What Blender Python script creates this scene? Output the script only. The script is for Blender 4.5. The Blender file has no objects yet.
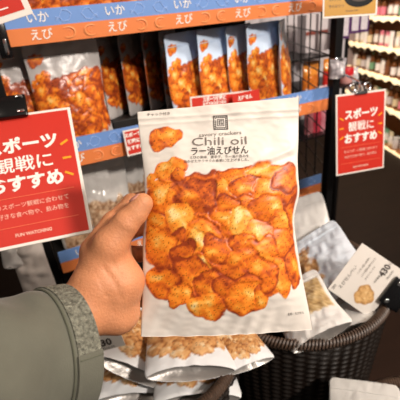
import bpy, bmesh, math, random
import numpy as np
from mathutils import Vector, Matrix, Euler
random.seed(7); rng = np.random.default_rng(7)
sc = bpy.context.scene
COL = sc.collection
rad = math.radians

# ---------------------------------------------------------------- camera
F = 390.0
YAW, PITCH, ROLL, CAM_Z = rad(23), rad(26), rad(5.6), 1.5
fw = Vector((math.sin(YAW)*math.cos(PITCH), math.cos(YAW)*math.cos(PITCH), -math.sin(PITCH)))
r0 = Vector((math.cos(YAW), -math.sin(YAW), 0)); u0 = r0.cross(fw)
rt = math.cos(ROLL)*r0 - math.sin(ROLL)*u0
up = math.sin(ROLL)*r0 + math.cos(ROLL)*u0
CAM = Vector((0, 0, CAM_Z))
cam = bpy.data.cameras.new('camera'); camo = bpy.data.objects.new('camera', cam); COL.objects.link(camo)
camo.matrix_world = Matrix(((rt.x, up.x, -fw.x, CAM.x), (rt.y, up.y, -fw.y, CAM.y), (rt.z, up.z, -fw.z, CAM.z), (0, 0, 0, 1)))
cam.sensor_width = 36; cam.lens = F/400*36; cam.clip_start = 0.02
cam.dof.use_dof = True; cam.dof.focus_distance = 0.40; cam.dof.aperture_fstop = 11.0
sc.camera = camo

# ---------------------------------------------------------------- world, lamps, exposure
w = bpy.data.worlds.new('world'); sc.world = w; w.use_nodes = True
bg = w.node_tree.nodes['Background']; bg.inputs[0].default_value = (1.0, 0.87, 0.76, 1); bg.inputs[1].default_value = 0.16
sc.view_settings.view_transform = 'Standard'; sc.view_settings.look = 'None'; sc.view_settings.gamma = 1
sc.view_settings.use_curve_mapping = False; sc.view_settings.exposure = -0.2
def disk_lamp(x, y, power, size, col, z=2.75, aim=None):
    l = bpy.data.lights.new('ceiling_or_fill_lamp', 'AREA'); l.shape = 'DISK'; l.size = size; l.energy = power; l.color = col
    o = bpy.data.objects.new('ceiling_or_fill_lamp', l); COL.objects.link(o); o.location = (x, y, z)
    d = Vector(aim or (x, y, 0)) - o.location
    o.rotation_euler = d.to_track_quat('-Z', 'Y').to_euler()
WARM = (1.0, 0.86, 0.72)
disk_lamp(0.95, -1.5, 80, 0.25, (1.0, 0.89, 0.79), aim=(0.35, 0.6, 1.2))
disk_lamp(-0.75, -0.1, 5, 0.3, WARM, aim=(0.1, 0.6, 1.2))
disk_lamp(1.75, -0.35, 34, 0.3, WARM, aim=(0.7, 0.75, 1.1))  # unseen fill, added to brighten the right basket and pale blue pouches
disk_lamp(1.7, 2.7, 120, 0.3, WARM, aim=(2.9, 3.3, 1.0))  # unseen lamp added to brighten the goods across the aisle

# ---------------------------------------------------------------- helpers
def at(px, py, d): return CAM + (fw + rt*((px-200)/F) - up*((py-200)/F))*d
def onY(px, py, Y):
    r = fw + rt*((px-200)/F) - up*((py-200)/F); return CAM + r*(Y/r.y)
def onZ(px, py, Z):
    r = fw + rt*((px-200)/F) - up*((py-200)/F); return CAM + r*((Z-CAM_Z)/r.z)
def lin(c):
    if isinstance(c, str): c = [int(c[i:i+2], 16)/255 for i in (0, 2, 4)]
    return tuple(((v+0.055)/1.055)**2.4 if v > 0.04045 else v/12.92 for v in c)

def mat(name, color, rough=0.5, metal=0.0, noise=0.0, nscale=30, bump=0.0, bscale=60, trans=0.0, ior=1.45,
        attr=None, emit=None, estr=0, alpha=1.0, coat=0.0, spec=0.5, stretch=None, sheen=0.0, sss=0.0):
    m = bpy.data.materials.new(name); m.use_nodes = True
    nt = m.node_tree; N = nt.nodes; L = nt.links; b = N['Principled BSDF']
    c = lin(color)
    b.inputs['Base Color'].default_value = (*c, 1); b.inputs['Roughness'].default_value = rough
    b.inputs['Metallic'].default_value = metal; b.inputs['Transmission Weight'].default_value = trans
    b.inputs['IOR'].default_value = ior; b.inputs['Alpha'].default_value = alpha
    b.inputs['Coat Weight'].default_value = coat; b.inputs['Specular IOR Level'].default_value = spec
    b.inputs['Sheen Weight'].default_value = sheen
    if sss:
        b.inputs['Subsurface Weight'].default_value = sss; b.inputs['Subsurface Scale'].default_value = 0.006
        b.inputs['Subsurface Radius'].default_value = (1, 0.35, 0.2)
    if emit: b.inputs['Emission Color'].default_value = (*lin(emit), 1); b.inputs['Emission Strength'].default_value = estr
    tc = N.new('ShaderNodeTexCoord'); src = tc.outputs['Object']
    if stretch:
        mp = N.new('ShaderNodeMapping'); mp.inputs['Scale'].default_value = stretch; L.new(src, mp.inputs[0]); src = mp.outputs[0]
    base = None
    if attr:
        a = N.new('ShaderNodeVertexColor'); a.layer_name = attr; base = a.outputs['Color']
    if noise:
        n = N.new('ShaderNodeTexNoise'); n.inputs['Scale'].default_value = nscale; n.inputs['Detail'].default_value = 6; L.new(src, n.inputs['Vector'])
        mr = N.new('ShaderNodeMapRange'); mr.inputs[1].default_value = 0.3; mr.inputs[2].default_value = 0.7
        mr.inputs[3].default_value = 1-noise; mr.inputs[4].default_value = 1+noise; L.new(n.outputs['Fac'], mr.inputs[0])
        mx = N.new('ShaderNodeMix'); mx.data_type = 'RGBA'; mx.blend_type = 'MULTIPLY'; mx.inputs[0].default_value = 1
        if base: L.new(base, mx.inputs[6])
        else: mx.inputs[6].default_value = (*c, 1)
        L.new(mr.outputs[0], mx.inputs[7]); base = mx.outputs[2]
    if base: L.new(base, b.inputs['Base Color'])
    if bump:
        n = N.new('ShaderNodeTexNoise'); n.inputs['Scale'].default_value = bscale; n.inputs['Detail'].default_value = 4; L.new(src, n.inputs['Vector'])
        bp = N.new('ShaderNodeBump'); bp.inputs['Strength'].default_value = bump; bp.inputs['Distance'].default_value = 0.004
        L.new(n.outputs['Fac'], bp.inputs['Height']); L.new(bp.outputs[0], b.inputs['Normal'])
    return m

def raw(name, verts, faces, m, parent=None, smooth=True, colors=None):
    me = bpy.data.meshes.new(name)
    me.from_pydata([tuple(map(float, v)) for v in verts], [], [tuple(map(int, f)) for f in faces]); me.update()
    if smooth: me.polygons.foreach_set('use_smooth', [True]*len(me.polygons))
    if colors is not None:
        a = me.color_attributes.new('print', 'FLOAT_COLOR', 'POINT')
        c4 = np.ones((len(verts), 4)); c4[:, :3] = colors; a.data.foreach_set('color', c4.ravel())
    me.materials.append(m)
    o = bpy.data.objects.new(name, me); COL.objects.link(o)
    if parent: o.parent = parent
    return o
def grid_faces(nx, ny, off=0, flip=False):
    f = []
    for j in range(ny-1):
        for i in range(nx-1):
            a = off+j*nx+i; q = (a, a+1, a+nx+1, a+nx)
            f.append(q[::-1] if flip else q)
    return f

class MB:
    """collects shapes that make one mesh"""
    def __init__(s): s.bm = bmesh.new()
    def box(s, lo, hi, bev=0.0, M=None):
        r = bmesh.ops.create_cube(s.bm, size=1); vs = r['verts']
        lo, hi = Vector(lo), Vector(hi); c = (lo+hi)/2; d = hi-lo
        for v in vs: v.co = Vector((v.co.x*d.x, v.co.y*d.y, v.co.z*d.z))+c
        if bev:
            es = list({e for v in vs for e in v.link_edges})
            rr = bmesh.ops.bevel(s.bm, geom=es, offset=bev, segments=2, affect='EDGES', profile=0.5)
            vs = list({v for f in rr['faces'] for v in f.verts} | {v for v in vs if v.is_valid})
        if M is not None:
            for v in vs: v.co = M @ v.co
        return s
    def tube(s, pts, r, n=8, closed=False):
        pts = [Vector(p) for p in pts]; k = len(pts); rs = r if hasattr(r, '__len__') else [r]*k
        rings = []; ref = None
        for i in range(k):
            t = (pts[(i+1) % k]-pts[i-1]) if closed else (pts[min(i+1, k-1)]-pts[max(i-1, 0)])
            t.normalize()
            if ref is None:
                ref = Vector((0, 0, 1)) if abs(t.z) < 0.9 else Vector((1, 0, 0))
            a = (ref - t*ref.dot(t)).normalized(); b = t.cross(a); ref = a
            rings.append([s.bm.verts.new(pts[i]+(a*math.cos(q)+b*math.sin(q))*rs[i]) for q in [2*math.pi*j/n for j in range(n)]])
        m = k if closed else k-1
        for i in range(m):
            A, B = rings[i], rings[(i+1) % k]
            for j in range(n): s.bm.faces.new((A[j], A[(j+1) % n], B[(j+1) % n], B[j]))
        if not closed:
            s.bm.faces.new(rings[0][::-1]); s.bm.faces.new(rings[-1])
        return s
    def lathe(s, prof, n=20, c=(0, 0, 0), cap=True):
        rings = [[s.bm.verts.new((c[0]+r*math.cos(2*math.pi*j/n), c[1]+r*math.sin(2*math.pi*j/n), c[2]+z)) for j in range(n)] for r, z in prof]
        for A, B in zip(rings, rings[1:]):
            for j in range(n): s.bm.faces.new((A[j], A[(j+1) % n], B[(j+1) % n], B[j]))
        if cap: s.bm.faces.new(rings[0][::-1]); s.bm.faces.new(rings[-1])
        return s
    def prism(s, poly, y0, y1):
        """poly in local x,z extruded along y"""
        a = [s.bm.verts.new((x, y0, z)) for x, z in poly]; b = [s.bm.verts.new((x, y1, z)) for x, z in poly]
        n = len(poly); s.bm.faces.new(a); s.bm.faces.new(b[::-1])
        for i in range(n): s.bm.faces.new((a[i], b[i], b[(i+1) % n], a[(i+1) % n]))
        return s
    def build(s, name, m, parent=None, smooth=False):
        bmesh.ops.recalc_face_normals(s.bm, faces=s.bm.faces)
        me = bpy.data.meshes.new(name); s.bm.to_mesh(me); s.bm.free(); me.materials.append(m)
        if smooth:
            me.polygons.foreach_set('use_smooth', [True]*len(me.polygons))
            me.set_sharp_from_angle(angle=rad(40))
        o = bpy.data.objects.new(name, me); COL.objects.link(o)
        if parent: o.parent = parent
        return o

def tag(o, label, cat, group=None):
    o['label'] = label; o['category'] = cat
    if group: o['group'] = group
    return o
def thing(name, label, cat, M=None, group=None):
    o = bpy.data.objects.new(name, None); COL.objects.link(o); o.empty_display_size = 0.03
    if M is not None: o.matrix_world = M
    return tag(o, label, cat, group)
def structure(o): o['kind'] = 'structure'; return o
def copy_tree(o, M=None, label=None, group=None, parent=None):
    c = o.copy(); COL.objects.link(c)
    if parent: c.parent = parent
    for ch in list(o.children): copy_tree(ch, parent=c)
    if M is not None: c.matrix_world = M
    if label: c['label'] = label
    if group: c['group'] = group
    return c
def TR(loc, rz=0, rx=0, ry=0, s=1.0):
    return Matrix.Translation(Vector(loc)) @ Euler((rx, ry, rz)).to_matrix().to_4x4() @ Matrix.Scale(s, 4)
def frame(loc, x, z):
    """matrix whose local x and z follow the given world directions"""
    x = Vector(x).normalized(); z = Vector(z); z = (z - x*z.dot(x)).normalized(); y = z.cross(x)
    M = Matrix((x, y, z)).transposed().to_4x4(); M.translation = Vector(loc); return M

_dep = None
def text_mesh(lines):
    """lines: (string, x, z, size, align, shear, spacing, rot) -> verts, faces of the letters in the local xz plane"""
    V, Fc = [], []
    for ln in lines:
        s, x, z, size = ln[:4]; al = ln[4] if len(ln) > 4 else 'CENTER'; wid = ln[5] if len(ln) > 5 else None; rot = ln[6] if len(ln) > 6 else 0
        bold = ln[7] if len(ln) > 7 else 0
        cu = bpy.data.curves.new('t', 'FONT'); cu.body = s; cu.size = size; cu.align_x = al; cu.align_y = 'CENTER'; cu.resolution_u = 2; cu.offset = bold
        o = bpy.data.objects.new('t', cu); COL.objects.link(o)
        dg = bpy.context.evaluated_depsgraph_get(); ev = o.evaluated_get(dg); me = ev.to_mesh()
        co = np.array([v.co[:] for v in me.vertices]).reshape(-1, 3); fs = [tuple(p.vertices) for p in me.polygons]
        ev.to_mesh_clear(); bpy.data.objects.remove(o); bpy.data.curves.remove(cu)
        if len(co) == 0: continue
        if wid:
            w0 = np.ptp(co[:, 0]); mid = (co[:, 0].max()+co[:, 0].min())/2
            if al == 'LEFT': mid = co[:, 0].min()
            co[:, 0] = (co[:, 0]-mid)*(wid/w0)
        c_, s_ = math.cos(rot), math.sin(rot)
        X = x + co[:, 0]*c_ - co[:, 1]*s_; Z = z + co[:, 0]*s_ + co[:, 1]*c_
        off = len(V); V += [(a, 0, b) for a, b in zip(X, Z)]; Fc += [tuple(i+off for i in f) for f in fs]
    return V, Fc
def lettering(name, lines, m, parent, y=-0.0006, surf=None):
    """each line of writing is a mesh of its own"""
    for ln in lines:
        V, Fc = text_mesh([ln])
        if surf: V = [(x, surf(x, z), z) for x, _, z in V]
        else: V = [(x, y, z) for x, _, z in V]
        o = raw(name, V, Fc, m, parent, smooth=False)
    return o

# ---------------------------------------------------------------- numpy noise and the printed crackers
_W = [(rng.normal(size=2), rng.uniform(0, 6.28)) for _ in range(48)]
def nz(x, y, s, k=0):
    """smooth noise about 0, -1..1, s = feature size"""
    t = 0
    for i in range(8):
        (a, b), p = _W[(i+8*k) % 48]
        t = t + np.sin((a*x+b*y)*2.2/s + p + 2.0*np.sin((b*x-a*y)*1.3/s+p*2))
    return t/4.0
def sst(a, b, x):
    t = np.clip((x-a)/(b-a), 0, 1); return t*t*(3-2*t)
def mixc(a, b, t): return a*(1-t[:, None]) + np.array(b)*t[:, None]

# crackers on the pack front in a 176 x 240 print frame (x right, y down): x, y, rx, ry, turn, tone (0 red .. 1 pale)
CH = [(160,225,22,40,0,.2),(200,210,50,34,0,.15),(255,205,40,36,0,.2),(200,262,48,36,0,.15),(262,262,38,30,0,.2),(286,230,14,50,0,.15),(170,275,22,20,0,.2),
 (168,182,12,8,-10,.25),(200,190,30,16,-15,.2),(284,186,13,22,20,.1),
 (236,178,26,11,-12,.35),(263,172,22,7,-4,.5),(214,193,16,13,-30,.45),(248,186,21,10,-12,.3),(270,193,19,17,-20,.45),(282,180,14,12,-50,.25),
 (150,181,6,8,10,.45),(155,224,13,17,20,.35),(158,237,12,9,0,.6),(167,199,16,18,10,.4),(163,193,9,9,0,.75),(199,196,21,17,15,.18),
 (243,204,16,8,-5,.3),(224,216,14,12,10,.4),(181,217,13,16,15,.8),(266,209,17,14,20,.4),(228,203,12,8,0,.25),(241,221,14,16,0,.75),
 (176,238,9,14,30,.2),(259,233,16,16,0,.42),(282,226,9,21,-12,.5),(291,212,6,18,5,.12),(203,236,20,17,-15,.4),(196,240,11,11,0,.72),(219,248,17,15,10,.2),
 (162,248,16,18,0,.42),(184,252,12,14,30,.15),(283,243,12,14,0,.3),(243,243,15,11,20,.3),(260,253,19,18,10,.5),(241,262,20,16,-10,.33),
 (294,266,8,21,-6,.22),(279,273,10,20,-6,.6),(202,264,9,10,0,.78),(190,275,20,22,-20,.2),(163,280,16,15,0,.45),(180,293,12,9,0,.55),(214,284,22,18,-30,.22),
 (259,273,17,20,0,.34),(235,284,22,15,0,.28),(206,303,19,13,10,.5),(243,297,22,17,0,.5),(258,295,8,12,0,.55),(172,170,18,11,-22,.5),(180,176,10,7,-20,.3)]
CHIP_ALONE = (164,139,16,13,-35,.38)
TONES = [(0.30,0.045,0.012),(0.62,0.12,0.015),(0.82,0.21,0.018),(0.90,0.32,0.035),(0.91,0.48,0.10),(0.92,0.66,0.28)]
TONES_PLAIN = [(0.25,0.09,0.03),(0.45,0.19,0.06),(0.62,0.32,0.12),(0.74,0.48,0.24),(0.80,0.64,0.42)]
def ramp(t, T):
    t = np.clip(t, 0, 0.999)*(len(T)-1); i = t.astype(int); f = (t-i)[:, None]; T = np.array(T)
    return T[i]*(1-f)+T[i+1]*f
def paint(x, y, base, tones=TONES, seed=0, lift=0.0):
    """colour of the printed pack front at print coordinates"""
    c = np.tile(np.array(base, float), (len(x), 1))
    h = np.zeros(len(x))
    allc = [CHIP_ALONE]+CH
    wob = nz(x, y, 5, 1)
    speck = nz(x+seed*7, y, 1.3, 2)
    fine = nz(x, y, 2.6, 3); broad = nz(x, y, 9, 4)
    wx = x+3.0*nz(x, y, 15, 1)+0.5*nz(x, y, 5, 5); wy = y+3.0*nz(y+40, x, 15, 2)+0.5*nz(y, x+9, 5, 0)
    for k, (cx, cy, rx, ry, a, tone) in enumerate(allc):
        ca, sa = math.cos(rad(a)), math.sin(rad(a))
        dx, dy = wx-cx, wy-cy; X = (dx*ca+dy*sa)/rx; Y = (-dx*sa+dy*ca)/ry
        th = np.arctan2(Y, X); q = np.hypot(X, Y)
        R = 1+0.09*np.sin(2*th+k*1.3)+0.08*np.sin(3*th+k*1.7)+0.05*np.sin(5*th+k*2.9)
        d = q/R
        m = sst(1.05, 0.97, d)
        if not (m > 0).any(): continue
        big = k in range(1, 8)
        ph = k*2.4
        px_, py_ = 0.42*math.cos(ph), 0.42*math.sin(ph)-0.1
        pale = np.exp(-((X-px_)**2+(Y-py_)**2*1.6)/0.20)
        ridge = np.exp(-((X*math.cos(ph)+Y*math.sin(ph)+0.25*np.sin(2.5*X+k))/0.13)**2)
        side = 0.5-0.5*np.cos(th-ph)
        t = tone*0.85+0.02 + 0.44*pale + 0.15*ridge*(k % 3 == 0) + 0.10*fine + 0.16*broad - (0.04+0.28*side)*sst(0.70, 1.0, d) - 0.02 + lift
        if big: t = 0.22+0.15*fine+0.12*broad+lift
        col = ramp(t, tones)
        sp = sst(0.55, 0.95, speck)
        col = col*(1-0.66*sp[:, None])
        c = c*(1-m[:, None]) + col*m[:, None]
        if k: h = np.where(m > 0.5, np.maximum(h*0.5, np.sqrt(np.clip(1-d*d, 0, 1))), h)
    return c, h

# ---------------------------------------------------------------- materials
M = {}
M['held_film'] = mat('printed matte film', 'ffffff', 0.38, attr='print', bump=0.10, bscale=38, spec=0.35)
M['film'] = mat('printed film', 'ffffff', 0.3, attr='print', bump=0.22, bscale=45)
M['clear_film'] = mat('glossy film', 'ffffff', 0.16, attr='print', bump=0.5, bscale=40, coat=0.6)
M['silver_film'] = mat('silver inner film', '9a9692', 0.32, 0.4, bump=0.6, bscale=30)
M['pack_ink'] = mat('dark grey ink', '4a4340', 0.6)
M['pack_ink_soft'] = mat('pale grey ink', '7b726c', 0.6)
M['red_card'] = mat('red printed card', 'c72d1f', 0.45, noise=0.03, nscale=12)
M['white_card'] = mat('white card', 'e9e3dc', 0.45)
M['white_ink'] = mat('white print', 'f3eee8', 0.5)
M['pink_ink'] = mat('pale print on red', 'eebfae', 0.5)
M['yellow_ink'] = mat('yellow print', 'f0a21e', 0.5)
M['line_ink'] = mat('thin rule print', 'e0694a', 0.5)
M['blue_strip'] = mat('blue strip card', '7299d8', 0.4)
M['orange_strip'] = mat('orange strip card', 'e4834a', 0.4)
M['blue_line'] = mat('pale blue line art', '9dbdf0', 0.5)
M['orange_line'] = mat('pale orange line art', 'ee9a62', 0.5)
M['black_metal'] = mat('black powder coated steel', '131213', 0.4, 0.3)
M['black_board'] = mat('dark backing board', '1b1817', 0.6)
M['black_plastic'] = mat('black plastic', '0e0e10', 0.22)
M['chrome'] = mat('chrome', 'd9d9dc', 0.12, 1.0)
M['skin'] = mat('skin', 'cc8a62', 0.5, noise=0.08, nscale=55, bump=0.22, bscale=420, sss=0.12, spec=0.4)
M['nail'] = mat('fingernail', 'c98f80', 0.3)
M['jacket'] = mat('grey green jacket fabric', '5f5f54', 0.85, noise=0.05, nscale=60, bump=0.15, bscale=900, sheen=0.1)
M['velcro'] = mat('fuzzy loop tape', '76766a', 0.95, noise=0.55, nscale=330, bump=1.0, bscale=420)
M['stitch'] = mat('seam stitching', '5c5d50', 0.9)
M['wicker'] = mat('dark woven wicker', '170f0a', 0.5, noise=0.3, nscale=60)
M['wicker_rim'] = mat('wrapped wicker rim', '4c3b30', 0.45, noise=0.25, nscale=80)
M['floor'] = mat('dark brown floor', '1c110b', 0.55, spec=0.25, noise=0.25, nscale=3, stretch=(1, 8, 1))
M['wall'] = mat('wall paint', '8b7c70', 0.8)
M['table'] = mat('dark brown table laminate', '2a1a12', 0.55, spec=0.25, noise=0.12, nscale=6, stretch=(1, 6, 1))

# ---------------------------------------------------------------- setting
mb = MB(); mb.box((-4, -3, -0.05), (9, 9, 0)); structure(mb.build('floor', M['floor']))
mb = MB(); mb.box((-4, 8.0, 0), (9, 8.1, 3)); structure(mb.build('wall_back', M['wall']))
mb = MB(); mb.box((-4, -3, 3.0), (9, 9, 3.05)); structure(mb.build('ceiling', mat('ceiling paint', 'c9c2b8', 0.9)))

# ================================================================ the wire rack
RY = 0.88
rack = thing('wire_display_rack', 'black wire display rack with three banner-edged shelves of cracker pouches', 'rack', TR((0.4, 1.0, 0)))
RI = Matrix.Translation((-0.4, -1.0, 0))
def rbox(mb, lo, hi, b=0): return mb.box(lo, hi, b, RI)
def rtube(mb, pts, r, n=6): return mb.tube([Vector(p)-Vector((0.4, 1.0, 0)) for p in pts], r, n)
SH = [0.945, 1.205, 1.468]
for (x, y) in ((-0.033, RY+0.03), (0.822, RY+0.0)):
    mb = MB(); rbox(mb, (x-0.013, y-0.013, 0), (x+0.013, y+0.013, 2.2), 0.003); mb.build('post', M['black_metal'], rack)
for x in (-0.033, 0.74):
    mb = MB(); rbox(mb, (x-0.013, 1.235, 0), (x+0.013, 1.261, 2.2), 0.003); mb.build('post', M['black_metal'], rack)
for z in SH:
    mb = MB(); rbox(mb, (-0.02, RY+0.012, z), (0.785, 1.22, z+0.014), 0.002); mb.build('shelf', M['black_board'], rack)
mb = MB(); rbox(mb, (-0.02, 1.222, 0.35), (0.73, 1.232, 2.2)); mb.build('back_board', M['black_board'], rack)
# side grid running back from the right post
gd = Vector((math.sin(rad(25)), math.cos(rad(25)), 0)); g0 = Vector((0.822, RY+0.013, 0))
mb = MB()
for k in range(1, 6):
    p = g0+gd*(0.12*k); rtube(mb, [p+Vector((0, 0, 0.9)), p+Vector((0, 0, 2.1))], 0.0024)
for k in range(22):
    z = 0.901+0.056*k; rtube(mb, [g0+Vector((0, 0, z)), g0+gd*0.62+Vector((0, 0, z))], 0.0021)
mb.build('side_grid', M['black_metal'], rack)

# banners on the shelf edges
def banner(z0, z1, x0, x1, label, first, period=0.152, kana=True):
    Mx = TR((x0, RY, z0)); W = x1-x0; H = z1-z0
    t = thing('shelf_edge_banner', label, 'shelf banner', Mx, 'blue and orange banners on the shelf edges')
    mb = MB(); mb.box((0, 0, H/2), (W, 0.003, H)); mb.build('blue_band', M['blue_strip'], t)
    mb = MB(); mb.box((0, 0, 0), (W, 0.003, H/2)); mb.build('orange_band', M['orange_strip'], t)
    A = []
    k = 0; x = first
    nc = nd = 0
    while x < W+0.05:
        if 0.02 < x < W-0.02:
            A.append(('いか', x, H*0.75, H*0.36, 'CENTER', None, 0, 0.0002)); A.append(('えび', x, H*0.25, H*0.36, 'CENTER', None, 0, 0.0002))
        for s, xx in ((1, x+period*0.34), (-1, x+period*0.64)):
            if 0.02 < xx < W-0.03:
                Cc, D = MB(), MB()
                zc = H*0.75; hh = H*0.17
                Cc.tube([(xx-0.012*s, -0.0003, zc-hh*.2), (xx-0.004*s, -0.0003, zc+hh), (xx+0.006*s, -0.0003, zc+hh*.9), (xx+0.013*s, -0.0003, zc+hh*.2), (xx+0.006*s, -0.0003, zc-hh*.8), (xx-0.006*s, -0.0003, zc-hh)], 0.0009, 5, True)
                for q in (-1, 0, 1): Cc.tube([(xx-0.012*s, -0.0003, zc-hh*.3), (xx-0.019*s, -0.0003, zc-hh*.4+q*hh*.35)], 0.0008, 5)
                nc += 1
                zc = H*0.25
                D.tube([(xx+0.013*s*math.cos(a), -0.0003, zc+hh*0.95*math.sin(a)) for a in np.linspace(-2.2, 2.2, 12)], [0.0012+0.0009*math.sin(i/11*3.1) for i in range(12)], 5); nd += 1
                D.tube([(xx+0.006*s*math.cos(a), -0.0003, zc+hh*0.45*math.sin(a)) for a in np.linspace(-1.6, 1.8, 8)], 0.0007, 5)
                Cc.build('squid_drawing', M['blue_line'], t); D.build('shrimp_drawing', M['orange_line'], t)
        x += period
    lettering('lettering', A, M['white_ink'], t, -0.0008)
    return t
banner(1.466, 1.527, 0.002, 0.80, 'blue and orange banner along the topmost shelf edge, above the pale blue pouches', 0.071)
banner(1.204, 1.270, -0.012, 0.805, 'blue and orange banner passing behind the held pouch, under the pale blue pouches', 0.09)
banner(0.942, 1.003, -0.012, 0.795, 'blue and orange banner on the lowest shelf edge, above the grey pouch in the basket', 0.06)

# ================================================================ pouches
def outline_fn(w, h, pinch=0.03, wob=0.0):
    sh = lambda v: 1-pinch*np.sin(np.pi*v)**2-0.10*np.clip((v-.93)/.07, 0, 1)**2-0.05*np.clip((.05-v)/.05, 0, 1)**2
    def L(v): return -w/2*sh(v)+w*wob*np.sin(7.5*v+1)
    def R(v): return w/2*sh(v)+w*wob*np.sin(6.5*v+2.4)
    return L, R
def pouch_mesh(parent, w, h, T, nx, ny, base, film, tones=TONES, seed=0, window='print', gusset=True, wrinkle=0.0012, lift=0.0, sag=0.0, frontbulge=1.0, backbulge=0.9, botT=0.75, wob=0.012):
    """stand-up pouch: printed shell (front and back), the folded-in bottom gusset and the zip ridge"""
    Lf, Rf = outline_fn(w, h, 0.05, wob)
    u = np.linspace(0, 1, nx); v = np.linspace(0, 1, ny); U, V = np.meshgrid(u, v); U, V = U.ravel(), V.ravel()
    X = Lf(V)+(Rf(V)-Lf(V))*U; Z = V*h
    e = np.clip(1-np.abs(2*U-1)**2.2, 0, 1)**0.75
    prof = np.interp(V, [0, .05, .3, .55, .75, .86, 1], [botT, botT+.08, 1, .85, .4, .12, .03])
    t = T*e*prof
    px = 144+U*156; py = 332-V*228
    if window == 'print': col, hgt = paint(px, py, base, tones, seed, lift)
    else: col, hgt = window(U, V)
    lump = hgt*0.0024*(T/0.02)*e
    wr = wrinkle*nz(X*1000, Z*1000+seed*91, 22, seed % 5)*(0.3+e)
    bend = sag*np.sin(np.pi*U)*V
    yf = -(t*frontbulge+lump)+wr+bend; yb = t*backbulge+wr*0.6+bend+0.0008
    n = nx*ny
    verts = np.r_[np.c_[X, yf, Z], np.c_[X, yb, Z]]
    faces = grid_faces(nx, ny)+grid_faces(nx, ny, n, True)
    for j in range(ny-1):
        for i, fl in ((0, True), (nx-1, False)):
            a, b = j*nx+i, (j+1)*nx+i
            faces.append((a, b, b+n, a+n) if fl else (b, a, a+n, b+n))
    for i in range(nx-1):
        a = (ny-1)*nx+i; faces.append((a, a+1, a+1+n, a+n))
    cb = np.tile(np.array(base, float), (n, 1))
    shell = raw('pouch_shell', verts, faces, film, parent, True, np.r_[col, cb])
    if gusset:
        gu = np.linspace(0.0, 1, 21); rows = np.linspace(0, 1, 9)
        gv = []
        for r in rows:
            for uu in gu:
                i = int(round(uu*(nx-1))); a, b = verts[i], verts[n+i]
                p = a*(1-r)+b*r; ee = (1-abs(2*uu-1)**2)
                gv.append((p[0], p[1], p[2]+0.001+0.020*ee*math.sin(math.pi*r)))
        raw('bottom_gusset', gv, grid_faces(21, 9), M['silver_film'], parent)
    zy = np.interp(0.88, v, np.arange(ny)); j = int(zy)
    line = [verts[j*nx+i]-np.array([0, 0.0007, 0]) for i in range(1, nx-1, 2)]
    zm = mat('film ridge', tuple(np.clip(np.array(base)**(1/2.2), 0, 1)), 0.35)
    mb = MB(); mb.tube(line, 0.0009, 5); mb.build('zip_ridge', zm, parent, True)
    return shell

# ---- the pouch in the hand, built in its own frame: x right, z up, 1 print unit = 0.4/390 m
S = 0.40/F
PX, PZ = 220.0, 330.0
held = thing('cracker_pouch', 'large white chili oil shrimp cracker pouch held up in the hand', 'snack pouch', frame(at(PX, PZ, 0.40), rt, up))
nx, ny = 176, 240
yl = np.array([97, 112, 135, 160, 175, 190, 206, 222, 240, 262, 290, 315, 336])
Lx = np.array([137, 137, 139.5, 142.5, 144, 144.5, 146, 144.5, 142.5, 143, 142.5, 141.5, 141.])
yr = np.array([96.5, 112, 140, 160, 180, 192, 203, 213, 225, 245, 270, 300, 329])
Rx = np.array([299, 299, 298.5, 297.5, 298.5, 300, 297.5, 294.5, 294, 297, 301, 307, 313.])
def held_pt(U, V):
    yL = 112+(336.5-112)*(1-V); yR = 97+(329.5-97)*(1-V)
    xL = np.interp(yL, yl, Lx); xR = np.interp(yR, yr, Rx)
    sm = lambda a: a
    bow = 1.6*np.sin(np.pi*U)*(1-V)**3
    return xL+(xR-xL)*U, yL+(yR-yL)*U + bow
u = np.linspace(0, 1, nx); v = np.linspace(0, 1, ny); U, V = np.meshgrid(u, v); U, V = U.ravel(), V.ravel()
# smooth the traced sides
def smooth_curve(y, x):
    yy = np.linspace(y[0], y[-1], 200); xx = np.interp(yy, y, x); k = np.hanning(21); k /= k.sum()
    return yy, np.convolve(np.pad(xx, 10, mode='edge'), k, 'valid')
yl, Lx = smooth_curve(yl, Lx); yr, Rx = smooth_curve(yr, Rx)
bx, by = held_pt(U, V)
base = np.array(lin('e3dcd4'))
col, hgt = paint(bx, by, base)
# the white border: the crackers stop short of the side seals and above the foot
edge = np.minimum((U), (1-U))
wm = sst(0.022, 0.012, edge + 0.004*nz(bx, by, 12, 2))
side = (by > 150) & (V < 0.995)
col = mixc(col, base, wm)
e = np.clip(1-np.abs(2*U-1)**2.6, 0, 1)**0.7
prof = np.interp(V, [0, .03, .15, .35, .6, .78, .9, 1], [.10, .2, .7, 1, .85, .45, .12, .02])
t = 0.017*e*prof
lump = 0.0014*hgt*e
wr = 0.0009*nz(bx, by, 24, 1)*(0.3+e)+0.0003*nz(bx, by*2.0, 11, 2)*e
# horizontal soft creases by the zip, diagonal fold at the right, tension folds at the foot
zipb = 0.0009*np.exp(-((by-(119-0.06*(bx-140)))/1.5)**2)+0.0006*np.exp(-((by-(125-0.06*(bx-140)))/1.2)**2)
dg = (by-(162-0.42*(bx-262)))
fold = 0.0016*np.exp(-(dg/3.2)**2)*sst(250, 265, bx)*sst(298, 288, bx)-0.001*np.exp(-((dg-7)/3.5)**2)*sst(255, 270, bx)*sst(298, 288, bx)
foot = 0.0008*np.sin((bx+0.5*by)*0.34+2*np.sin(bx*0.05))*sst(285, 320, by)*e
LX = (bx-PX)*S; LZ = (PZ-by)*S
yf = -(t+lump+zipb+fold+foot)+wr
yb = 0.55*t+wr*0.4+0.0010
n = nx*ny
verts = np.r_[np.c_[LX, yf, LZ], np.c_[LX, yb, LZ]]
faces = grid_faces(nx, ny)+grid_faces(nx, ny, n, True)
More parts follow.
